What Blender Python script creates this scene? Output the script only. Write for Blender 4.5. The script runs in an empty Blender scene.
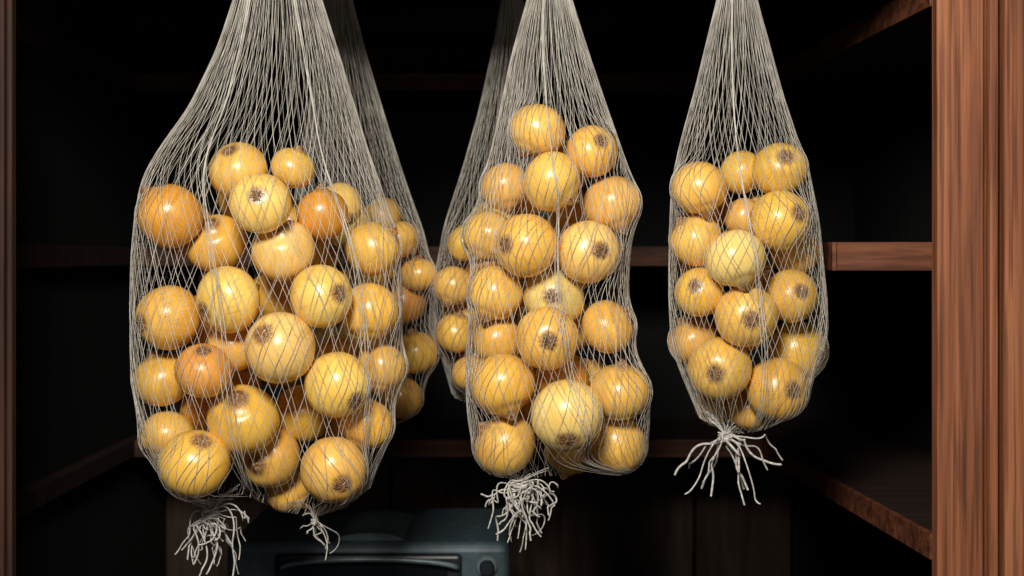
import bpy, bmesh, math, random
import numpy as np
from mathutils import Vector, Matrix
random.seed(7); rng=np.random.default_rng(7)

F=1481.5; CAMY=-1.6; ZC=1.5; HY=256.0
def W(px,py,y=0.0):
    d=y-CAMY
    return np.array([(px-512)*d/F, y, ZC+(HY-py)*d/F])
S0=1.6/F

# ------------------------------------------------------------ materials
def newmat(name):
    m=bpy.data.materials.new(name); m.use_nodes=True
    nt=m.node_tree; b=nt.nodes['Principled BSDF']
    return m,nt,b
def N(nt,t,**kw):
    n=nt.nodes.new(t)
    for k,v in kw.items(): setattr(n,k,v)
    return n
def ramp(nt,stops):
    r=nt.nodes.new('ShaderNodeValToRGB'); e=r.color_ramp.elements
    while len(e)<len(stops): e.new(0.5)
    for i,(p,c) in enumerate(stops):
        e[i].position=p; e[i].color=(c[0],c[1],c[2],1)
    return r
def wood(name,c1,c2,c3,sc,rough=0.5,bump=0.15):
    m,nt,b=newmat(name); L=nt.links
    tc=N(nt,'ShaderNodeTexCoord'); mp=N(nt,'ShaderNodeMapping'); mp.inputs['Scale'].default_value=sc
    L.new(tc.outputs['Object'],mp.inputs['Vector'])
    n1=N(nt,'ShaderNodeTexNoise'); n1.inputs['Scale'].default_value=1.0; n1.inputs['Detail'].default_value=8; n1.inputs['Roughness'].default_value=0.66; n1.inputs['Distortion'].default_value=0.8
    L.new(mp.outputs[0],n1.inputs['Vector'])
    r=ramp(nt,[(0.34,c1),(0.5,c2),(0.66,c3)])
    L.new(n1.outputs['Fac'],r.inputs[0]); 
    n2=N(nt,'ShaderNodeTexNoise'); n2.inputs['Scale'].default_value=4.0; n2.inputs['Detail'].default_value=5
    L.new(mp.outputs[0],n2.inputs['Vector'])
    mx=N(nt,'ShaderNodeMix',data_type='RGBA',blend_type='MULTIPLY'); mx.inputs[0].default_value=0.7
    r2=ramp(nt,[(0.38,(0.35,0.30,0.27)),(0.52,(1,1,1))])
    L.new(n2.outputs['Fac'],r2.inputs[0]); L.new(r.outputs[0],mx.inputs[6]); L.new(r2.outputs[0],mx.inputs[7])
    L.new(mx.outputs[2],b.inputs['Base Color'])
    b.inputs['Roughness'].default_value=rough
    b.inputs['Specular IOR Level'].default_value=0.3
    bp=N(nt,'ShaderNodeBump'); bp.inputs['Strength'].default_value=bump; bp.inputs['Distance'].default_value=0.002
    L.new(n2.outputs['Fac'],bp.inputs['Height']); L.new(bp.outputs[0],b.inputs['Normal'])
    return m
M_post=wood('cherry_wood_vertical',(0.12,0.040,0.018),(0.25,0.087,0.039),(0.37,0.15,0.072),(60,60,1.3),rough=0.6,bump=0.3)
M_shelf=wood('cherry_wood_edging_lit',(0.055,0.019,0.009),(0.135,0.044,0.020),(0.20,0.072,0.034),(2.0,30,30),rough=0.6)  # lit copy of the shelf cherry, front light put into its colour
M_shelfdark=wood('cherry_wood_shaded',(0.009,0.004,0.003),(0.019,0.0075,0.005),(0.029,0.012,0.008),(2.0,30,30),rough=0.8)  # same cherry darkened: shade on the boards is painted in the colour
M_backedge=wood('back_edging_shaded',(0.03,0.010,0.006),(0.06,0.021,0.012),(0.09,0.034,0.018),(2.0,30,30),rough=0.7)  # dimmer copy of the shelf edging, with the shade at the back coloured in
M_dark=wood('shaded_panel',(0.0014,0.0018,0.0028),(0.0024,0.0029,0.004),(0.004,0.0045,0.0055),(9,9,1.2),rough=0.8)  # near-black base colour carries the shade inside the cupboard
M_panel=wood('dim_brown_panel',(0.026,0.016,0.012),(0.048,0.028,0.020),(0.065,0.040,0.028),(14,14,1.5),rough=0.7)
M_floor=wood('floor_boards',(0.03,0.02,0.015),(0.06,0.04,0.03),(0.09,0.06,0.04),(10,1,10))

def plain(name,col,rough=0.5,metal=0.0,nscale=60,var=0.25):
    m,nt,b=newmat(name); L=nt.links
    tc=N(nt,'ShaderNodeTexCoord'); n=N(nt,'ShaderNodeTexNoise'); n.inputs['Scale'].default_value=nscale; n.inputs['Detail'].default_value=4
    L.new(tc.outputs['Object'],n.inputs['Vector'])
    r=ramp(nt,[(0.3,[c*(1-var) for c in col]),(0.7,[min(1,c*(1+var)) for c in col])])
    L.new(n.outputs['Fac'],r.inputs[0]); L.new(r.outputs[0],b.inputs['Base Color'])
    b.inputs['Roughness'].default_value=rough; b.inputs['Metallic'].default_value=metal
    return m
M_net=plain('net_thread',(0.46,0.44,0.40),0.55,nscale=40,var=0.3)
M_string=plain('cotton_string',(0.46,0.445,0.42),0.8,nscale=300,var=0.4)
M_steel=plain('brushed_steel',(0.35,0.35,0.36),0.3,1.0)
M_body=plain('blue_grey_enamel',(0.055,0.085,0.105),0.4,0.1)
M_bezel=plain('dark_bezel',(0.010,0.014,0.018),0.35)
M_glass=plain('smoked_glass',(0.006,0.008,0.01),0.12)
M_trimm=plain('grey_trim',(0.14,0.19,0.215),0.4,0.3)

# onion skin
def onion_mat():
    m,nt,b=newmat('onion_skin'); L=nt.links
    loc=N(nt,'ShaderNodeAttribute',attribute_name='oloc'); tint=N(nt,'ShaderNodeAttribute',attribute_name='tint')
    sep=N(nt,'ShaderNodeSeparateXYZ'); L.new(loc.outputs['Vector'],sep.inputs[0])
    cmb=N(nt,'ShaderNodeCombineXYZ'); L.new(sep.outputs[0],cmb.inputs[0]); L.new(sep.outputs[1],cmb.inputs[1])
    nrm=N(nt,'ShaderNodeVectorMath',operation='NORMALIZE'); L.new(cmb.outputs[0],nrm.inputs[0])
    zs=N(nt,'ShaderNodeMath',operation='MULTIPLY'); zs.inputs[1].default_value=0.09; L.new(sep.outputs[2],zs.inputs[0])
    seps=N(nt,'ShaderNodeSeparateXYZ'); L.new(nrm.outputs[0],seps.inputs[0])
    c2=N(nt,'ShaderNodeCombineXYZ'); L.new(seps.outputs[0],c2.inputs[0]); L.new(seps.outputs[1],c2.inputs[1])
    off=N(nt,'ShaderNodeMath',operation='MULTIPLY_ADD'); L.new(tint.outputs['Alpha'],off.inputs[0]); off.inputs[1].default_value=37.0; L.new(zs.outputs[0],off.inputs[2])
    L.new(off.outputs[0],c2.inputs[2])
    n1=N(nt,'ShaderNodeTexNoise'); n1.inputs['Scale'].default_value=15; n1.inputs['Detail'].default_value=4; n1.inputs['Roughness'].default_value=0.62; n1.inputs['Distortion'].default_value=0.1
    L.new(c2.outputs[0],n1.inputs['Vector'])
    ad=N(nt,'ShaderNodeVectorMath',operation='ADD'); L.new(loc.outputs['Vector'],ad.inputs[0])
    c3=N(nt,'ShaderNodeCombineXYZ'); mm=N(nt,'ShaderNodeMath',operation='MULTIPLY'); L.new(tint.outputs['Alpha'],mm.inputs[0]); mm.inputs[1].default_value=51
    L.new(mm.outputs[0],c3.inputs[0]); L.new(c3.outputs[0],ad.inputs[1])
    n2=N(nt,'ShaderNodeTexNoise'); n2.inputs['Scale'].default_value=1.2; n2.inputs['Detail'].default_value=3; n2.inputs['Roughness'].default_value=0.5
    L.new(ad.outputs[0],n2.inputs['Vector'])
    st=ramp(nt,[(0.28,(0.74,0.62,0.45)),(0.44,(0.96,0.94,0.88)),(0.58,(1.0,1.0,1.0)),(0.74,(1.06,1.09,1.2))]); L.new(n1.outputs['Fac'],st.inputs[0])
    bl=ramp(nt,[(0.32,(0.93,0.85,0.70)),(0.52,(1,1,1)),(0.72,(1.04,1.10,1.25))]); L.new(n2.outputs['Fac'],bl.inputs[0])
    m1=N(nt,'ShaderNodeMix',data_type='RGBA',blend_type='MULTIPLY'); m1.inputs[0].default_value=0.8; L.new(tint.outputs['Color'],m1.inputs[6]); L.new(st.outputs[0],m1.inputs[7])
    m2=N(nt,'ShaderNodeMix',data_type='RGBA',blend_type='MULTIPLY'); m2.inputs[0].default_value=0.8; L.new(m1.outputs[2],m2.inputs[6]); L.new(bl.outputs[0],m2.inputs[7])
    ab=N(nt,'ShaderNodeMath',operation='ABSOLUTE'); L.new(sep.outputs[2],ab.inputs[0])
    rg=N(nt,'ShaderNodeMath',operation='MULTIPLY_ADD'); L.new(n1.outputs['Fac'],rg.inputs[0]); rg.inputs[1].default_value=-0.10; L.new(ab.outputs[0],rg.inputs[2])
    pf=N(nt,'ShaderNodeMapRange'); pf.inputs['From Min'].default_value=0.872; pf.inputs['From Max'].default_value=0.93; L.new(rg.outputs[0],pf.inputs['Value'])
    n3=N(nt,'ShaderNodeTexNoise'); n3.inputs['Scale'].default_value=16; n3.inputs['Detail'].default_value=3; L.new(loc.outputs['Vector'],n3.inputs['Vector'])
    br=ramp(nt,[(0.35,(0.12,0.050,0.018)),(0.55,(0.29,0.145,0.056)),(0.7,(0.50,0.31,0.15))]); L.new(n3.outputs['Fac'],br.inputs[0])
    m3=N(nt,'ShaderNodeMix',data_type='RGBA'); L.new(pf.outputs[0],m3.inputs[0]); L.new(m2.outputs[2],m3.inputs[6]); L.new(br.outputs[0],m3.inputs[7])
    L.new(m3.outputs[2],b.inputs['Base Color'])
    b.inputs['Roughness'].default_value=0.33
    b.inputs['Coat Weight'].default_value=0.25; b.inputs['Coat Roughness'].default_value=0.18
    bp=N(nt,'ShaderNodeBump'); bp.inputs['Strength'].default_value=0.22; bp.inputs['Distance'].default_value=0.001
    L.new(n1.outputs['Fac'],bp.inputs['Height']); L.new(bp.outputs[0],b.inputs['Normal'])
    return m
M_onion=onion_mat()
M_root=plain('root_fibre',(0.26,0.15,0.07),0.9,nscale=200,var=0.5)

# ------------------------------------------------------------ helpers
def link(o,parent=None):
    bpy.context.collection.objects.link(o)
    if parent: o.parent=parent
    return o
def mesh_obj(name,V,Fc,mat,parent=None,smooth=False):
    me=bpy.data.meshes.new(name); me.from_pydata([tuple(v) for v in V],[],[tuple(f) for f in Fc]); me.update()
    me.materials.append(mat)
    if smooth: me.polygons.foreach_set('use_smooth',[True]*len(me.polygons))
    return link(bpy.data.objects.new(name,me),parent)
def bevel(o,w,seg=2):
    m=o.modifiers.new('bevel','BEVEL'); m.width=w; m.segments=seg; m.limit_method='ANGLE'
    return o
def box(name,x0,x1,y0,y1,z0,z1,mat,parent=None,bev=0.0,seg=2):
    V=[(x0,y0,z0),(x1,y0,z0),(x1,y1,z0),(x0,y1,z0),(x0,y0,z1),(x1,y0,z1),(x1,y1,z1),(x0,y1,z1)]
    Fc=[(0,3,2,1),(4,5,6,7),(0,1,5,4),(1,2,6,5),(2,3,7,6),(3,0,4,7)]
    o=mesh_obj(name,V,Fc,mat,parent)
    if bev: bevel(o,bev,seg)
    return o
def prism(name,poly,z0,z1,mat,parent=None,bev=0.002):
    n=len(poly)
    V=[(x,y,z0) for x,y in poly]+[(x,y,z1) for x,y in poly]
    Fc=[tuple(range(n-1,-1,-1)),tuple(range(n,2*n))]+[(i,(i+1)%n,n+(i+1)%n,n+i) for i in range(n)]
    o=mesh_obj(name,V,Fc,mat,parent)
    bm=bmesh.new(); bm.from_mesh(o.data); bmesh.ops.recalc_face_normals(bm,faces=bm.faces); bm.to_mesh(o.data); bm.free()
    if bev: bevel(o,bev)
    return o
def tubes(paths,rad,sides=4):
    VV=[];FF=[];base=0
    for k,P in enumerate(paths):
        P=np.asarray(P,float); T=len(P)
        t=np.gradient(P,axis=0); t/= (np.linalg.norm(t,axis=1,keepdims=True)+1e-12)
        ref=np.array([0.13,1.0,0.07]); 
        a=np.cross(t,ref); na=np.linalg.norm(a,axis=1,keepdims=True); a/= (na+1e-9)
        b=np.cross(t,a)
        r=rad[k] if hasattr(rad,'__len__') else rad
        for s in range(sides):
            an=2*math.pi*s/sides
            VV.append(P+r*(math.cos(an)*a+math.sin(an)*b))
        i=np.arange(T-1)
        for s in range(sides):
            s2=(s+1)%sides
            FF.append(np.stack([base+s*T+i,base+s*T+i+1,base+s2*T+i+1,base+s2*T+i],1))
        base+=sides*T
    return np.concatenate(VV),np.concatenate(FF)
def fast_mesh(name,V,Q,mat,parent=None,smooth=True):
    me=bpy.data.meshes.new(name)
    me.vertices.add(len(V)); me.vertices.foreach_set('co',np.ascontiguousarray(V,dtype=np.float32).ravel())
    me.loops.add(Q.size); me.loops.foreach_set('vertex_index',np.ascontiguousarray(Q,dtype=np.int32).ravel())
    me.polygons.add(len(Q)); me.polygons.foreach_set('loop_start',np.arange(0,Q.size,4,dtype=np.int32))
    me.polygons.foreach_set('use_smooth',[smooth]*len(Q))
    me.materials.append(mat); me.update(calc_edges=True); me.validate()
    return link(bpy.data.objects.new(name,me),parent)

# ------------------------------------------------------------ onions
NS,NR=48,34
def onion_geo(c,R,axis,el,tw,seed):
    r=np.random.default_rng(seed)
    ph=np.linspace(0.0,math.pi,NR); ph[0]=0.004; ph[-1]=math.pi-0.004
    th=np.linspace(0,2*math.pi,NS,endpoint=False)
    PH,TH=np.meshgrid(ph,th,indexing='ij')
    x=np.sin(PH)*np.cos(TH); y=np.sin(PH)*np.sin(TH); z=np.cos(PH)
    loc=np.stack([x,y,z],-1)
    rad=np.ones_like(PH)
    for k in range(4):
        d=r.normal(size=3); d/=np.linalg.norm(d)
        rad+=0.015*np.sin(2.2*(loc@d)+r.uniform(0,6))
    rad+=0.006*np.cos(r.integers(5,9)*TH+r.uniform(0,6))*np.sin(PH)
    X=x*rad*(1-0.01); Y=y*rad*(1-0.01); Z=z*rad*el
    nk=np.exp(-(PH/0.22)**2); Z=Z+0.18*nk*(1+0.2*np.cos(3*TH+seed)); 
    pin=1+0.4*np.exp(-(PH/0.10)**2)*(1+0.5*np.cos(5*TH+seed)); X*=pin; Y*=pin
    Z-=0.05*np.exp(-((PH-0.45)/0.2)**2)
    pr=math.pi-PH
    Z+=0.06*np.exp(-(pr/0.26)**2) - 0.05*np.exp(-(pr/0.10)**2)*(0.6+0.4*np.cos(7*TH+seed))
    P=np.stack([X,Y,Z],-1)*R
    a=-Vector(axis).normalized()
    q=Vector((0,0,1)).rotation_difference(a)
    M=np.array((q.to_matrix()@Matrix.Rotation(tw,3,'Z')))
    Pw=P.reshape(-1,3)@M.T+np.array(c)
    return Pw,loc.reshape(-1,3),M
def build_onions(name,lst,parent):
    i=np.arange(NR-1)[:,None]; j=np.arange(NS)[None,:]
    q=np.stack([i*NS+j,i*NS+(j+1)%NS,(i+1)*NS+(j+1)%NS,(i+1)*NS+j],-1).reshape(-1,4)[:,::-1]
    VV=[];LL=[];QQ=[];CC=[];roots=[]
    for k,o in enumerate(lst):
        c,R,ax,tint,el,seed=o
        P,l,M=onion_geo(c,R,ax,el,random.uniform(0,6),seed)
        VV.append(P);LL.append(l);QQ.append(q+k*NS*NR)
        cc=np.zeros((len(P),4)); cc[:,:3]=tint; cc[:,3]=random.random(); CC.append(cc)
        for f in range(26):
            a=random.uniform(0,2*math.pi); r0=random.uniform(0,0.08); ln=random.uniform(0.08,0.22)
            bend=random.uniform(-1,1)
            pts=[]
            for t in (0,0.33,0.66,1):
                rr=r0+ln*t; aa=a+bend*t*1.3
                z=-math.sqrt(max(0,1-rr*rr))*el*1.0-0.02*math.sin(t*math.pi)*random.uniform(0.4,1)+0.02*(t==0)+0.03*math.exp(-(rr/.26)**2)
                pts.append([rr*math.cos(aa),rr*math.sin(aa),z])
            roots.append((np.array(pts)*R)@M.T+np.array(c))
    V=np.concatenate(VV);Q=np.concatenate(QQ)
    ob=fast_mesh(name,V,Q,M_onion,parent)
    me=ob.data
    a=me.attributes.new('oloc','FLOAT_VECTOR','POINT'); a.data.foreach_set('vector',np.concatenate(LL).astype(np.float32).ravel())
    a=me.attributes.new('tint','FLOAT_COLOR','POINT'); a.data.foreach_set('color',np.concatenate(CC).astype(np.float32).ravel())
    V,Q=tubes(roots,0.00036,3); fast_mesh('root_fibres',V,Q,M_root,parent)
    return ob
TINT={'g':(0.83,0.490,0.090),'o':(0.68,0.31,0.045),'p':(0.86,0.63,0.22),'y':(0.86,0.56,0.14)}

def lerp_rows(rows,ys):
    r=np.array(rows,float); return np.interp(ys,r[:,0],r[:,1]),np.interp(ys,r[:,0],r[:,2])
def smoothed(ys,v,k):
    ker=np.hanning(k+2)[1:-1]; ker/=ker.sum(); p=np.pad(v,k//2,mode='reflect',reflect_type='odd'); return np.convolve(p,ker,'valid')[:len(v)]

def make_bag(rows,bottom,onions,y0,D,sp,fill_range,fill_y,tufts,cords,hook_py,seed,frad=28,nfill=14,slope=0.42):
    rg=np.random.default_rng(seed); random.seed(seed)
    root=bpy.data.objects.new('onion_net_bag',None); root.empty_display_size=0.05
    cx=0.5*(rows[0][1]+rows[0][2])
    link(root)
    sc=(y0-CAMY)/1.6
    P=[];
    for (px,py,r,lay,spot,tn) in onions:
        l,rr=lerp_rows(rows,[py]); c=(l[0]+rr[0])/2; hw=max((rr[0]-l[0])/2,30)
        u=min(abs(px-c)/hw,0.93); R=r*S0*sc
        yb=-D*math.sqrt(1-u*u)+R-0.006+lay*0.036
        P.append([px,py,r,yb,lay,spot,tn,yb])
    for it in range(600):
        mv=0
        for i in range(len(P)):
            for j in range(i+1,len(P)):
                a,b=P[i],P[j]
                Ra=a[2]*S0*sc;Rb=b[2]*S0*sc
                dxy=math.hypot(a[0]-b[0],a[1]-b[1])*S0*sc
                need=(Ra+Rb)*0.97
                if dxy<need:
                    ny=math.sqrt(need*need-dxy*dxy); dy=b[3]-a[3]
                    if abs(dy)<ny-1e-4:
                        if abs(a[4]-b[4])>0.01: sg=1 if b[4]>a[4] else -1
                        else: sg=1 if dy>=0 else -1
                        e=(ny-sg*dy)
                        if e>0:
                            e=min(e,0.02)*0.5; wa=0.08 if sg>0 else 0.92
                            a[3]-=sg*e*wa; b[3]+=sg*e*(1-wa); mv+=e
        for a in P: a[3]=max(a[3],a[7]-0.012)
        if mv<1e-4: break
    lst=[]
    for k,(px,py,r,yy,lay,spot,tn,_) in enumerate(P):
        d=(y0+yy-CAMY); c=W(px,py,y0+yy); R=r*d/F
        if spot is None:
            an=random.choice([0.5,-0.5])*math.pi+random.uniform(-1.0,1.0); ax=(math.cos(an),0.3,math.sin(an))
        else:
            dx,dy=spot; ax=(dx,-math.sqrt(max(0.02,1-dx*dx-dy*dy)),-dy)
            if random.random()<0.08: ax=tuple(-v for v in ax)
        t=np.array(TINT[tn])*random.uniform(0.94,1.06)*np.array([1,random.uniform(0.95,1.06),random.uniform(0.8,1.25)])
        el=random.uniform(0.90,1.0)
        lst.append((c,R,ax,t,el,seed*100+k))
    cnt=0
    for tr in range(3000):
        if cnt>=nfill: break
        py=rg.uniform(*fill_range); l,rr=lerp_rows(rows,[py]); r=frad*rg.uniform(0.85,1.05); R=r*S0*sc
        cxx=(l[0]+rr[0])/2; hw=(rr[0]-l[0])/2-r
        if hw<3: continue
        px=cxx+rg.uniform(-1,1)*hw; yy=rg.uniform(fill_y,max(fill_y+0.01,D-R))
        u=(px-cxx)/hw
        if abs(yy)>(D-R)*math.sqrt(max(0.0,1-u*u))+0.006: continue
        c=np.array([W(px,py,y0)[0],y0+yy,W(px,py,y0)[2]])
        if all(np.linalg.norm(c-o[0])>(R+o[1])*0.99 for o in lst):
            an=random.uniform(0,6.28); t=np.array(TINT[random.choice('ggoy')])
            lst.append((c,R,(math.cos(an),random.uniform(.2,1),math.sin(an)),t,random.uniform(.92,1.0),seed*100+60+cnt)); cnt+=1
    build_onions('onions',lst,root)
    C=np.array([o[0] for o in lst]); RR=np.array([o[1] for o in lst])*1.025+0.0008
    # ---- net
    top=hook_py
    rows2=[(top,cx-5,cx+5)]+list(rows)
    yl=rows2[-1][0]; T=160
    ys=np.linspace(top,yl,T)
    xl,xr=lerp_rows(rows2,ys); xl=smoothed(ys,xl,9); xr=smoothed(ys,xr,9)
    cc=(xl+xr)/2; hw=(xr-xl)/2; hwm=hw.max()
    s=(ys-top)/(yl-top); ye=yl-0.20*(yl-top)
    en=np.sqrt(np.clip(1-np.clip((ys-ye)/(yl-ye),0,1)**2,0,1)); 
    dep=np.minimum(D,hw*S0*sc*0.85)*en
    g=np.clip((ys-(yl-130))/130,0,1)**1.5
    bx=np.array(bottom,float)
    w=np.clip(hw/hwm,0,1)**1.3; tw=np.concatenate([[0],np.cumsum((w[1:]+w[:-1])/2*np.diff(ys))])*slope/hwm
    def surf(th):
        c=np.cos(th); sn=np.sin(th)
        x=cc+hw*c
        y=-dep*np.sign(sn)*np.abs(sn)**0.9
        pyv=ys+g*(np.interp(x,bx[:,0],bx[:,1])-yl)
        return np.stack([(x-512)*S0*sc, y0+y, ZC+(HY-pyv)*S0*sc],-1)
    Nn=int(2*math.pi*hwm*0.92/sp)
    paths=[];rads=[]
    for sgn in (-1,1):
        for i in range(Nn):
            ph=rg.uniform(0,6.28,3)
            wob=(0.022*np.sin(ys/60+ph[0])+0.008*np.sin(ys/23+ph[1]))*np.clip(hw/hwm,0.3,1)
            th=2*math.pi*(i+0.5*(sgn>0)+0.2*rg.normal())/Nn+sgn*tw+wob
            paths.append(surf(th)); rads.append(rg.uniform(0.00018,0.00034))
    for (a0,a1) in cords:
        for q in range(3):
            th=a0+(a1-a0)*s+0.02*q+0.02*np.sin(ys/70+q)
            paths.append(surf(th)); rads.append(0.00050)
    A=np.array(paths)
    ax_x=((cc-512)*S0*sc)[None,:]
    dx=A[...,0]-ax_x; dy=(A[...,1]-y0)*(hwm*S0*sc/D)**2*0.6
    dn=np.sqrt(dx*dx+dy*dy)+1e-6; ux=dx/dn; uy=dy/dn
    tmax=np.zeros(A.shape[:2])
    for k in range(len(C)):
        ox=A[...,0]-C[k,0]; oy=A[...,1]-C[k,1]; oz=A[...,2]-C[k,2]
        bq=ox*ux+oy*uy; cq=ox*ox+oy*oy+oz*oz-RR[k]**2; disc=bq*bq-cq
        t=np.where(disc>0,-bq+np.sqrt(np.maximum(disc,0)),0); tmax=np.maximum(tmax,t)
    tmax=np.minimum(tmax,0.06)
    tm=tmax.copy()
    for q in range(8):
        tm[:,1:-1]=np.maximum(tmax[:,1:-1],0.5*tm[:,1:-1]+0.25*(tm[:,:-2]+tm[:,2:]))
    A[...,0]+=ux*tm; A[...,1]+=uy*tm
    def push(A):
        for k in range(len(C)):
            d=A-C[k]; n=np.linalg.norm(d,axis=-1); m=n<RR[k]
            if m.any(): 
                A[m]=C[k]+d[m]/n[m][:,None]*RR[k]
        return A
    for rnd in range(3):
        A=push(A)
        for q in range(4):
            A[:,1:-1]=0.5*A[:,1:-1]+0.25*(A[:,:-2]+A[:,2:])
    A=push(push(A))
    V,Q=tubes(list(A),rads,4); fast_mesh('net',V,Q,M_net,root)
    # ---- top knot + loop over the rail
    kn=[];z0=ZC+(HY-top)*S0*sc; X0=(cx-512)*S0*sc
    t=np.linspace(0,5*2*math.pi,120); kn.append(np.stack([X0+0.007*np.cos(t),y0+0.007*np.sin(t),z0-0.006+0.016*t/t[-1]],-1))
    t=np.linspace(-math.pi/2,1.5*math.pi,60); hz=RAILZ+0.002-z0-0.004
    kn.append(np.stack([X0+0.004*np.sin(t*1.0),y0+0.0165*np.cos(t),z0+0.008+hz/2+0.009+(hz/2+0.008)*np.sin(t)],-1))
    V,Q=tubes(kn,0.0018,6); fast_mesh('hanging_cord',V,Q,M_string,root)
    # ---- bottom tufts
    tp=[];rd=[]
    for (kx,ky,ends,rad_k,curl,reps,tr) in tufts:
        k0=np.array([(kx-512)*S0*sc,y0-0.01,ZC+(HY-ky)*S0*sc])
        for q in range(22):
            xx=kx+rg.uniform(-1,1)*rad_k/S0*4.0; yy_=np.interp(xx,bx[:,0],bx[:,1])-rg.uniform(2,12)
            p0=np.array([(xx-512)*S0*sc,y0+rg.uniform(-.012,.012),ZC+(HY-yy_)*S0*sc]); u=np.linspace(0,1,10)[:,None]
            mid=(p0+k0)/2+np.array([(k0[0]-p0[0])*0.2,0,0.002]); tp.append((1-u)**2*p0+2*u*(1-u)*mid+u*u*k0); rd.append(0.0005)
        for w_ in range(3):
            t=np.linspace(0,4*2*math.pi,80)+w_
            wv=rad_k*(0.9+0.3*np.sin(t*1.7+w_))
            tl=0.25*math.sin(w_*2.1)
            tp.append(np.stack([k0[0]+wv*np.cos(t),k0[1]+wv*0.8*np.sin(t),k0[2]+tl*wv*np.cos(t)-rad_k*0.7+rad_k*1.5*(t-w_)/(8*math.pi)],-1)); rd.append(0.0010)
        for (ex,ey) in ends:
            for rep in range(reps):
                e=np.array([(ex+rg.normal()*2.5-512)*S0*sc,y0-0.01+rg.normal()*0.014,ZC+(HY-ey-rg.normal()*4)*S0*sc])
                u=np.linspace(0,1,44)[:,None]
                c1=k0+np.array([(e[0]-k0[0])*rg.uniform(.3,1.0)+rg.normal()*0.006,rg.normal()*0.01-0.006,rg.normal()*0.010-0.002])
                c2=k0*0.35+e*0.65+np.array([rg.normal()*0.010+(e[0]-k0[0])*0.15,rg.normal()*0.008,rg.normal()*0.010])
                p=(1-u)**3*k0+3*u*(1-u)**2*c1+3*u*u*(1-u)*c2+u**3*e
                f=rg.uniform(5,10); 
                p=p+curl*np.sin(math.pi*np.clip(u*1.2,0,1))*np.concatenate([np.sin(u*f+rg.uniform(0,6)),np.cos(u*f),np.sin(u*f*1.3+rg.uniform(0,6))],1)
                tp.append(p); rd.append(rg.uniform(tr*0.7,tr*1.15))
    if tp:
        V,Q=tubes(tp,rd,5); fast_mesh('drawstring_tassels',V,Q,M_string,root)
    return root

RAILZ=1.5+(256+140)*S0
n=None
bag1=dict(
 rows=[(0,234,322),(50,218,338),(110,190,356),(150,161,368),(180,144,379),(225,137,394),(260,134,400),(310,133,403),(370,134,400),(430,141,393),(465,152,382),(485,164,370)],
 bottom=[(140,470),(160,482),(180,500),(205,510),(222,506),(242,494),(265,504),(290,513),(318,517),(345,508),(370,488),(390,470)],
 onions=[(170,216,33,0.1,n,'o'),(238,171,30,0.6,(-.2,-.75),'g'),(293,168,22,1.5,n,'g'),(261,203,31,0,(0,-.25),'y'),(216,243,31,0.5,(-.1,-.7),'g'),
 (283,251,32,0.15,(.05,-.78),'y'),(322,214,26,1.4,n,'o'),(228,300,34,0.2,(-.72,.35),'y'),(321,296,32,0.1,(.7,-.1),'y'),(373,249,28,0.7,n,'g'),
 (370,312,30,0.6,n,'g'),(168,318,33,0.1,(-.7,.15),'g'),(232,346,26,1.6,n,'g'),(279,348,36,0,(-.35,-.45),'y'),(162,379,29,0.7,n,'g'),
 (203,371,29,0,(.1,-.85),'o'),(337,385,33,0.1,(.65,.45),'y'),(382,367,25,1,n,'g'),(243,420,36,0.05,(-.05,-.72),'g'),(303,413,30,0.9,n,'g'),
 (168,436,28,0.9,n,'g'),(195,465,35,0,(.3,-.8),'g'),(270,458,31,0.7,(-.3,.1),'g'),(333,470,34,0.15,(.4,.35),'g'),(288,491,22,1.2,n,'g'),
 (366,424,28,0.9,n,'g'),(235,388,26,1.9,n,'o'),(202,408,24,1.8,n,'o')],
 y0=0.0,D=0.115,sp=8.2,fill_range=(190,450),fill_y=0.03,nfill=14,
 tufts=[(212,513,[(182,545),(190,552),(203,572),(196,560),(213,566),(222,560),(236,575),(242,552),(248,514),(200,545),(215,548),(230,548),(225,540),(206,536)],0.0075,0.006,2,0.0009),
        (316,520,[(328,556),(324,550),(330,545),(312,532),(303,520)],0.003,0.002,2,0.0008)],
 cords=[(2.2,1.6),(1.2,0.5),(0.0,0.0),(math.pi,math.pi)],hook_py=-125,seed=11)
bag2=dict(
 rows=[(0,527,572),(60,510,591),(110,500,608),(150,491,622),(190,482,636),(210,479,637),(250,474,630),(300,470,628),(340,467,633),(370,466,642),(400,466,649),(435,468,650),(455,478,643)],
 bottom=[(466,440),(480,463),(500,474),(520,480),(545,476),(580,474),(620,470),(642,458),(652,440)],
 onions=[(537,131,28,0.2,n,'g'),(592,151,27,0.4,(.35,-.4),'g'),(552,182,31,0,n,'g'),(505,187,25,0.8,n,'g'),(611,204,30,0.3,n,'g'),
 (489,236,27,0.8,n,'g'),(527,245,32,0.1,(-.72,0),'g'),(590,252,32,0.15,(.35,-.05),'y'),(495,293,28,0.6,n,'g'),(554,297,31,0.3,(-.1,-.05),'p'),
 (608,327,28,0.7,n,'g'),(547,339,32,0,(.05,.03),'g'),(497,340,25,1.2,n,'g'),(502,385,33,0.1,n,'g'),(563,378,28,1.5,n,'o'),
 (620,392,31,0.3,n,'g'),(505,444,32,0.2,n,'g'),(567,415,37,-0.1,(0,.70),'p'),(571,449,26,1.2,n,'g'),(617,444,30,0.9,n,'g')],
 y0=0.0,D=0.085,sp=7.4,fill_range=(150,430),fill_y=0.02,nfill=12,
 tufts=[(519,484,[(486,500),(492,520),(497,535),(510,540),(520,545),(530,538),(540,530),(548,520),(555,490),(535,505),(512,522),(525,520),(503,510),(540,510),(550,505),(516,530),(530,515)],0.0085,0.008,2,0.0010)],
 cords=[(1.9,1.3),(0.0,0.0),(math.pi,math.pi)],hook_py=-75,seed=22)
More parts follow.
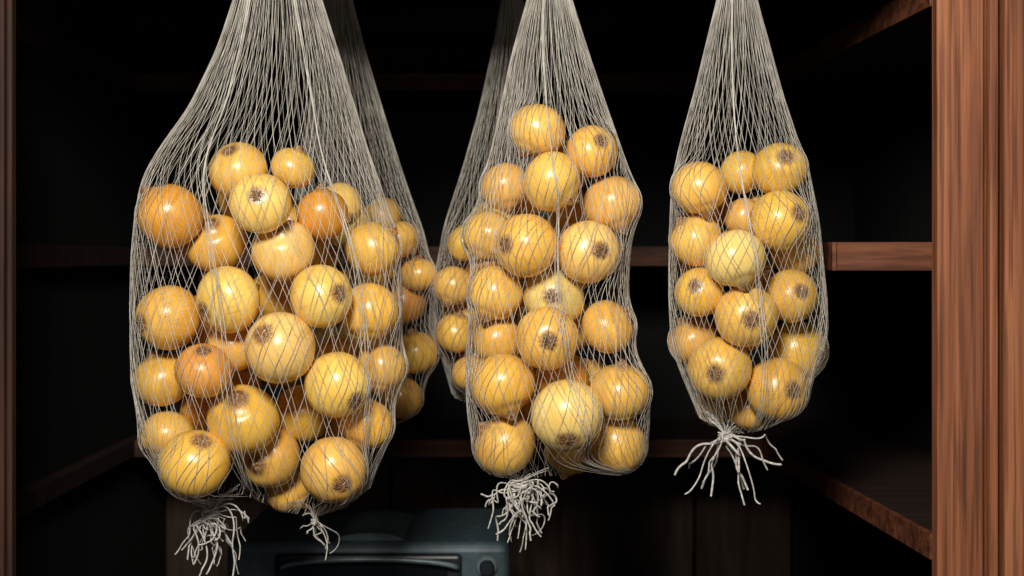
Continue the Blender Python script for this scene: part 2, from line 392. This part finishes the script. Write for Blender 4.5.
bag3=dict(
 rows=[(0,717,757),(40,707,768),(90,695,781),(140,681,797),(180,672,810),(220,670,818),(260,669,822),(300,669,826),(345,671,827),(375,676,821),(400,688,808),(415,700,795)],
 bottom=[(670,385),(685,402),(700,418),(720,430),(740,434),(765,430),(785,420),(805,402),(826,380)],
 onions=[(699,188,28,0.2,n,'g'),(741,172,22,1.6,n,'g'),(779,169,28,0.2,(.1,-.42),'g'),(697,240,27,0.6,n,'g'),(780,220,31,0.1,(.5,-.2),'g'),
 (744,218,20,1.8,n,'g'),(735,258,31,0,n,'p'),(795,253,25,1.5,n,'g'),(699,292,25,0.6,(-.3,-.3),'g'),(791,296,27,0.5,(.25,-.2),'g'),
 (746,316,32,0.1,(.05,.1),'g'),(694,341,25,0.7,n,'g'),(796,350,31,0.6,(.75,.2),'g'),(720,368,32,0.1,(-.3,.15),'g'),(777,388,32,0.15,(.4,0),'g'),
 (715,405,21,1.5,n,'g'),(750,408,24,1.2,n,'g')],
 y0=0.0,D=0.08,sp=7.0,fill_range=(175,395),fill_y=0.02,nfill=12,
 tufts=[(724,436,[(675,475),(688,472),(683,490),(712,502),(703,492),(742,500),(748,488),(760,503),(787,455),(776,462),(698,482),(768,466),(745,495),(738,470)],0.0065,0.004,1,0.00125)],
 cords=[(2.0,1.4),(0.0,0.0),(math.pi,math.pi)],hook_py=-85,seed=33)
bag4=dict(
 rows=[(0,322,352),(60,315,368),(120,308,386),(180,298,405),(235,288,425),(270,282,432),(320,282,434),(370,285,431),(400,292,421)],
 bottom=[(285,395),(300,412),(330,424),(360,430),(395,426),(415,412),(431,395)],
 onions=[(418,274,18,0.4,n,'g'),(403,302,24,0.5,n,'o'),(416,353,23,0.1,n,'g'),(402,398,21,0.3,n,'g'),(400,240,20,0.4,n,'g'),(372,270,24,.4,n,'g'),(365,330,26,.3,n,'g'),(350,385,26,.2,n,'g'),(350,225,24,.3,n,'g')],
 y0=0.30,D=0.09,sp=6.8,fill_range=(210,400),fill_y=-0.05,nfill=16,frad=23,tufts=[(350,432,[(340,455),(350,460),(360,455)],0.005,0.003,2,0.001)],
 cords=[(0,0),(math.pi,math.pi)],hook_py=-75,seed=44)
bag5=dict(
 rows=[(0,501,523),(60,490,530),(110,479,538),(170,462,548),(225,444,556),(280,434,560),(330,434,560),(365,440,556),(388,452,545)],
 bottom=[(440,375),(455,398),(480,408),(510,410),(540,400),(556,378)],
 onions=[(465,243,19,0.3,n,'g'),(453,286,20,0.2,n,'g'),(456,333,21,0.1,n,'g'),(470,373,19,0.3,n,'g'),(500,225,22,.2,n,'g'),(495,290,24,.3,n,'g'),(505,345,25,.2,n,'g')],
 y0=0.30,D=0.075,sp=6.8,fill_range=(210,380),fill_y=-0.04,nfill=12,frad=22,tufts=[(505,412,[(497,430),(508,436)],0.004,0.002,2,0.001)],
 cords=[(0,0),(math.pi,math.pi)],hook_py=-60,seed=55)
for b in (bag1,bag2,bag3,bag4,bag5): make_bag(**b)

def cyl_x(name,x0,x1,y,z,r,mat):
    p=np.stack([np.linspace(x0,x1,12),np.full(12,y),np.full(12,z)],-1)
    root=bpy.data.objects.new(name,None); link(root)
    V,Q=tubes([p],r,20); fast_mesh('bar',V,Q,mat,root)
    for xe,s in ((x0,1),(x1,-1)):
        V,Q=tubes([np.array([[xe,y,z],[xe+s*0.004,y,z],[xe+s*0.008,y,z]])],r*1.9,20); fast_mesh('flange',V,Q,mat,root)
    return root
XL,XR=-0.62,0.62
cyl_x('hanging_rail',XL,XR,0.0,RAILZ-0.002,0.009,M_steel)
cyl_x('hanging_rail',XL,XR,0.30,RAILZ-0.002,0.009,M_steel)

# ------------------------------------------------------------ cupboard shell
YB=1.08
box('floor',-1.6,1.6,-2.6,YB+0.06,-0.04,0.0,M_floor)
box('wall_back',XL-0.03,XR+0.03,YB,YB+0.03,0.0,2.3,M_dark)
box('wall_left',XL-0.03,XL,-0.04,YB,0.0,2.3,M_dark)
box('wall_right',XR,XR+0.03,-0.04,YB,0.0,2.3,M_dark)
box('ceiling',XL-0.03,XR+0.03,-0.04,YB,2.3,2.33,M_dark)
YS=0.76
def strip(name,p0,p1,z0,z1,mat,parent,t=0.006):
    d=Vector((p1[0]-p0[0],p1[1]-p0[1])).normalized(); nn=Vector((-d.y,d.x))*t
    return prism(name,[p0,p1,(p1[0]+nn.x,p1[1]+nn.y),(p0[0]+nn.x,p0[1]+nn.y)],z0,z1,mat,parent,bev=0.001)
def ushelf(zt,th,xr0,xr1,xl,yf,yl0):
    r=bpy.data.objects.new('cupboard_shelf',None); link(r)
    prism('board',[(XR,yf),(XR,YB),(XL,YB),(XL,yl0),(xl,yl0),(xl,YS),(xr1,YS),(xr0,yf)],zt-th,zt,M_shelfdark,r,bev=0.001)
    z0,z1=zt-th-0.001,zt+0.001
    strip('edging_side',(xr0,yf),(xr1,YS-0.007),z0,z1,M_shelf,r)
    box('edging_back',xl,xr1-0.002,YS-0.006,YS,z0,z1,M_backedge,r,bev=0.001)
    if yf>-0.03: box('edging_front',xr0-0.002,XR,yf-0.006,yf,z0,z1,M_shelf,r,bev=0.001)
    return r
ushelf(1.790,0.026,0.446,0.406,-0.60,-0.04,0.1)
ushelf(1.514,0.029,0.352,0.375,-0.60,0.0,0.1)
ushelf(1.207,0.026,0.446,0.400,-0.60,-0.04,0.1)
r=bpy.data.objects.new('cupboard_base_board',None); link(r)
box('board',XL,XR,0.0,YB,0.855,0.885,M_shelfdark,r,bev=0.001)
box('trim_1',XL,XR,0.80,0.84,1.86,1.90,M_dark,bev=0.002)
for i,(a,b) in enumerate([(-0.62,-0.22),(-0.215,0.325),(0.33,0.50)]):
    r=bpy.data.objects.new('cupboard_back_panel',None); link(r)
    box('board',a,b,1.05,1.078,0.886,1.18,M_panel,r,bev=0.004)
def post(name,segs,y,z0,z1,mat):
    r=bpy.data.objects.new(name,None); link(r)
    for i,(a,b,dy,th) in enumerate(segs):
        box('board_%d'%(i+1),a,b,y+dy,y+dy+th,z0,z1,mat,r,bev=0.002,seg=3)
    return r
k=1.5/F
post('cupboard_door_frame',[((937-512)*k,(984-512)*k,0,0.02),((984-512)*k,(990-512)*k,0.010,0.03),((990-512)*k,(999-512)*k,0.001,0.04),((999-512)*k,(1003-512)*k,0.012,0.03),((1003-512)*k,(1085-512)*k,-0.006,0.046)],-0.10,0.0,2.33,M_post)
M_postdim=wood('post_wood_shaded',(0.012,0.005,0.003),(0.030,0.010,0.006),(0.048,0.017,0.010),(45,45,1.6),rough=0.7)  # dimmed version of the post wood, shade built into the tones
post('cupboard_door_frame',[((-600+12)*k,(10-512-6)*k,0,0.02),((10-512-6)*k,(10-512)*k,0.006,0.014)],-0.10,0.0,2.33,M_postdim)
box('light_block_header',(-588)*k,(1085-512)*k,-0.075,-0.05,1.815,2.33,M_postdim,bev=0.003)  # unseen header added to keep the key light off the cupboard back

# ------------------------------------------------------------ toaster oven
ov=bpy.data.objects.new('toaster_oven',None); link(ov)
yo=0.36; ko=(yo-CAMY)/F
def X(px): return (px-512)*ko
def Z(py): return ZC+(HY-py)*ko
zb=0.90
o=box('body',X(226),X(510),yo,yo+0.28,zb,Z(543),M_body,ov,bev=0.012,seg=4)
box('front_bezel',X(276),X(462),yo-0.008,yo+0.01,zb+0.015,Z(553),M_bezel,ov,bev=0.006,seg=3)
box('window',X(290),X(448),yo-0.011,yo,zb+0.04,Z(562),M_glass,ov,bev=0.004,seg=3)
V=[];Fc=[];nn=24
for j,yy in enumerate((yo+0.02,yo+0.2)):
    for i in range(nn+1):
        a=math.pi*i/nn; V.append((X(368)+0.046*math.cos(a),yy,Z(545)+0.012*math.sin(a)))
for i in range(nn): Fc.append((i,i+1,nn+2+i,nn+1+i))
Fc+= [tuple(range(nn,-1,-1)),tuple(range(nn+1,2*nn+2))]
mesh_obj('lid_vent',V,Fc,M_trimm,ov)
t=np.linspace(0,math.pi,40)
pth=np.stack([X(370)-0.115*np.cos(t),yo-0.012-0.014*np.sin(t)**0.5,Z(566)+0.014*np.sin(t)],-1)
V,Q=tubes([pth],0.0035,10); fast_mesh('door_handle',V,Q,M_trimm,ov)
def disc(name,cx,cz,y0,y1,r,mat):
    n=24;V=[];Fc=[]
    for yy,rr in ((y1,r),(y0+0.002,r),(y0,r*0.85)):
        for i in range(n):
            a=2*math.pi*i/n; V.append((cx+rr*math.cos(a),yy,cz+rr*math.sin(a)))
    for l in range(2):
        for i in range(n): Fc.append((l*n+i,l*n+(i+1)%n,(l+1)*n+(i+1)%n,(l+1)*n+i))
    Fc.append(tuple(range(2*n,3*n)))
    return mesh_obj(name,V,Fc,mat,ov)
disc('knob_ring',X(487),Z(566),yo-0.006,yo+0.002,0.014,M_trimm)
disc('knob_upper',X(487),Z(566),yo-0.016,yo-0.004,0.010,M_bezel)
disc('knob_lower',X(487),Z(620),yo-0.016,yo+0.002,0.012,M_bezel)
for i,(fx,fy) in enumerate(((240,0.03),(496,0.03),(240,0.25),(496,0.25))):
    box('foot_%d'%(i+1),X(fx)-0.01,X(fx)+0.01,yo+fy-0.01,yo+fy+0.01,0.885,zb+0.002,M_bezel,ov)

# ------------------------------------------------------------ light
def area(name,loc,tgt,size,power,col,sy=None):
    l=bpy.data.lights.new(name,'AREA'); l.energy=power; l.color=col; l.shape='RECTANGLE'; l.size=size; l.size_y=sy or size
    o=bpy.data.objects.new(name,l); o.location=loc
    o.rotation_euler=(Vector(tgt)-Vector(loc)).to_track_quat('-Z','Y').to_euler(); link(o); return o
area('key_light',(-0.20,-1.5,2.16),(0.0,0,1.38),0.34,39,(1.0,0.93,0.81))
area('fill_light',(0.9,-1.5,1.6),(0.2,0,1.35),0.5,2.0,(1.0,0.93,0.85))
w=bpy.data.worlds.new('World'); bpy.context.scene.world=w; w.use_nodes=True
w.node_tree.nodes['Background'].inputs[0].default_value=(0.55,0.7,1.0,1); w.node_tree.nodes['Background'].inputs[1].default_value=0.035

# ------------------------------------------------------------ camera
cd=bpy.data.cameras.new('camera'); cam=bpy.data.objects.new('camera',cd); link(cam)
cam.location=(0,CAMY,ZC); cam.rotation_euler=(math.radians(90),0,0)
cd.sensor_width=36; cd.lens=36*F/1024; cd.shift_y=-32/1024; cd.clip_start=0.05
cd.dof.use_dof=True; cd.dof.focus_distance=1.53; cd.dof.aperture_fstop=7.0
bpy.context.scene.camera=cam
bpy.context.scene.view_settings.view_transform='Standard'
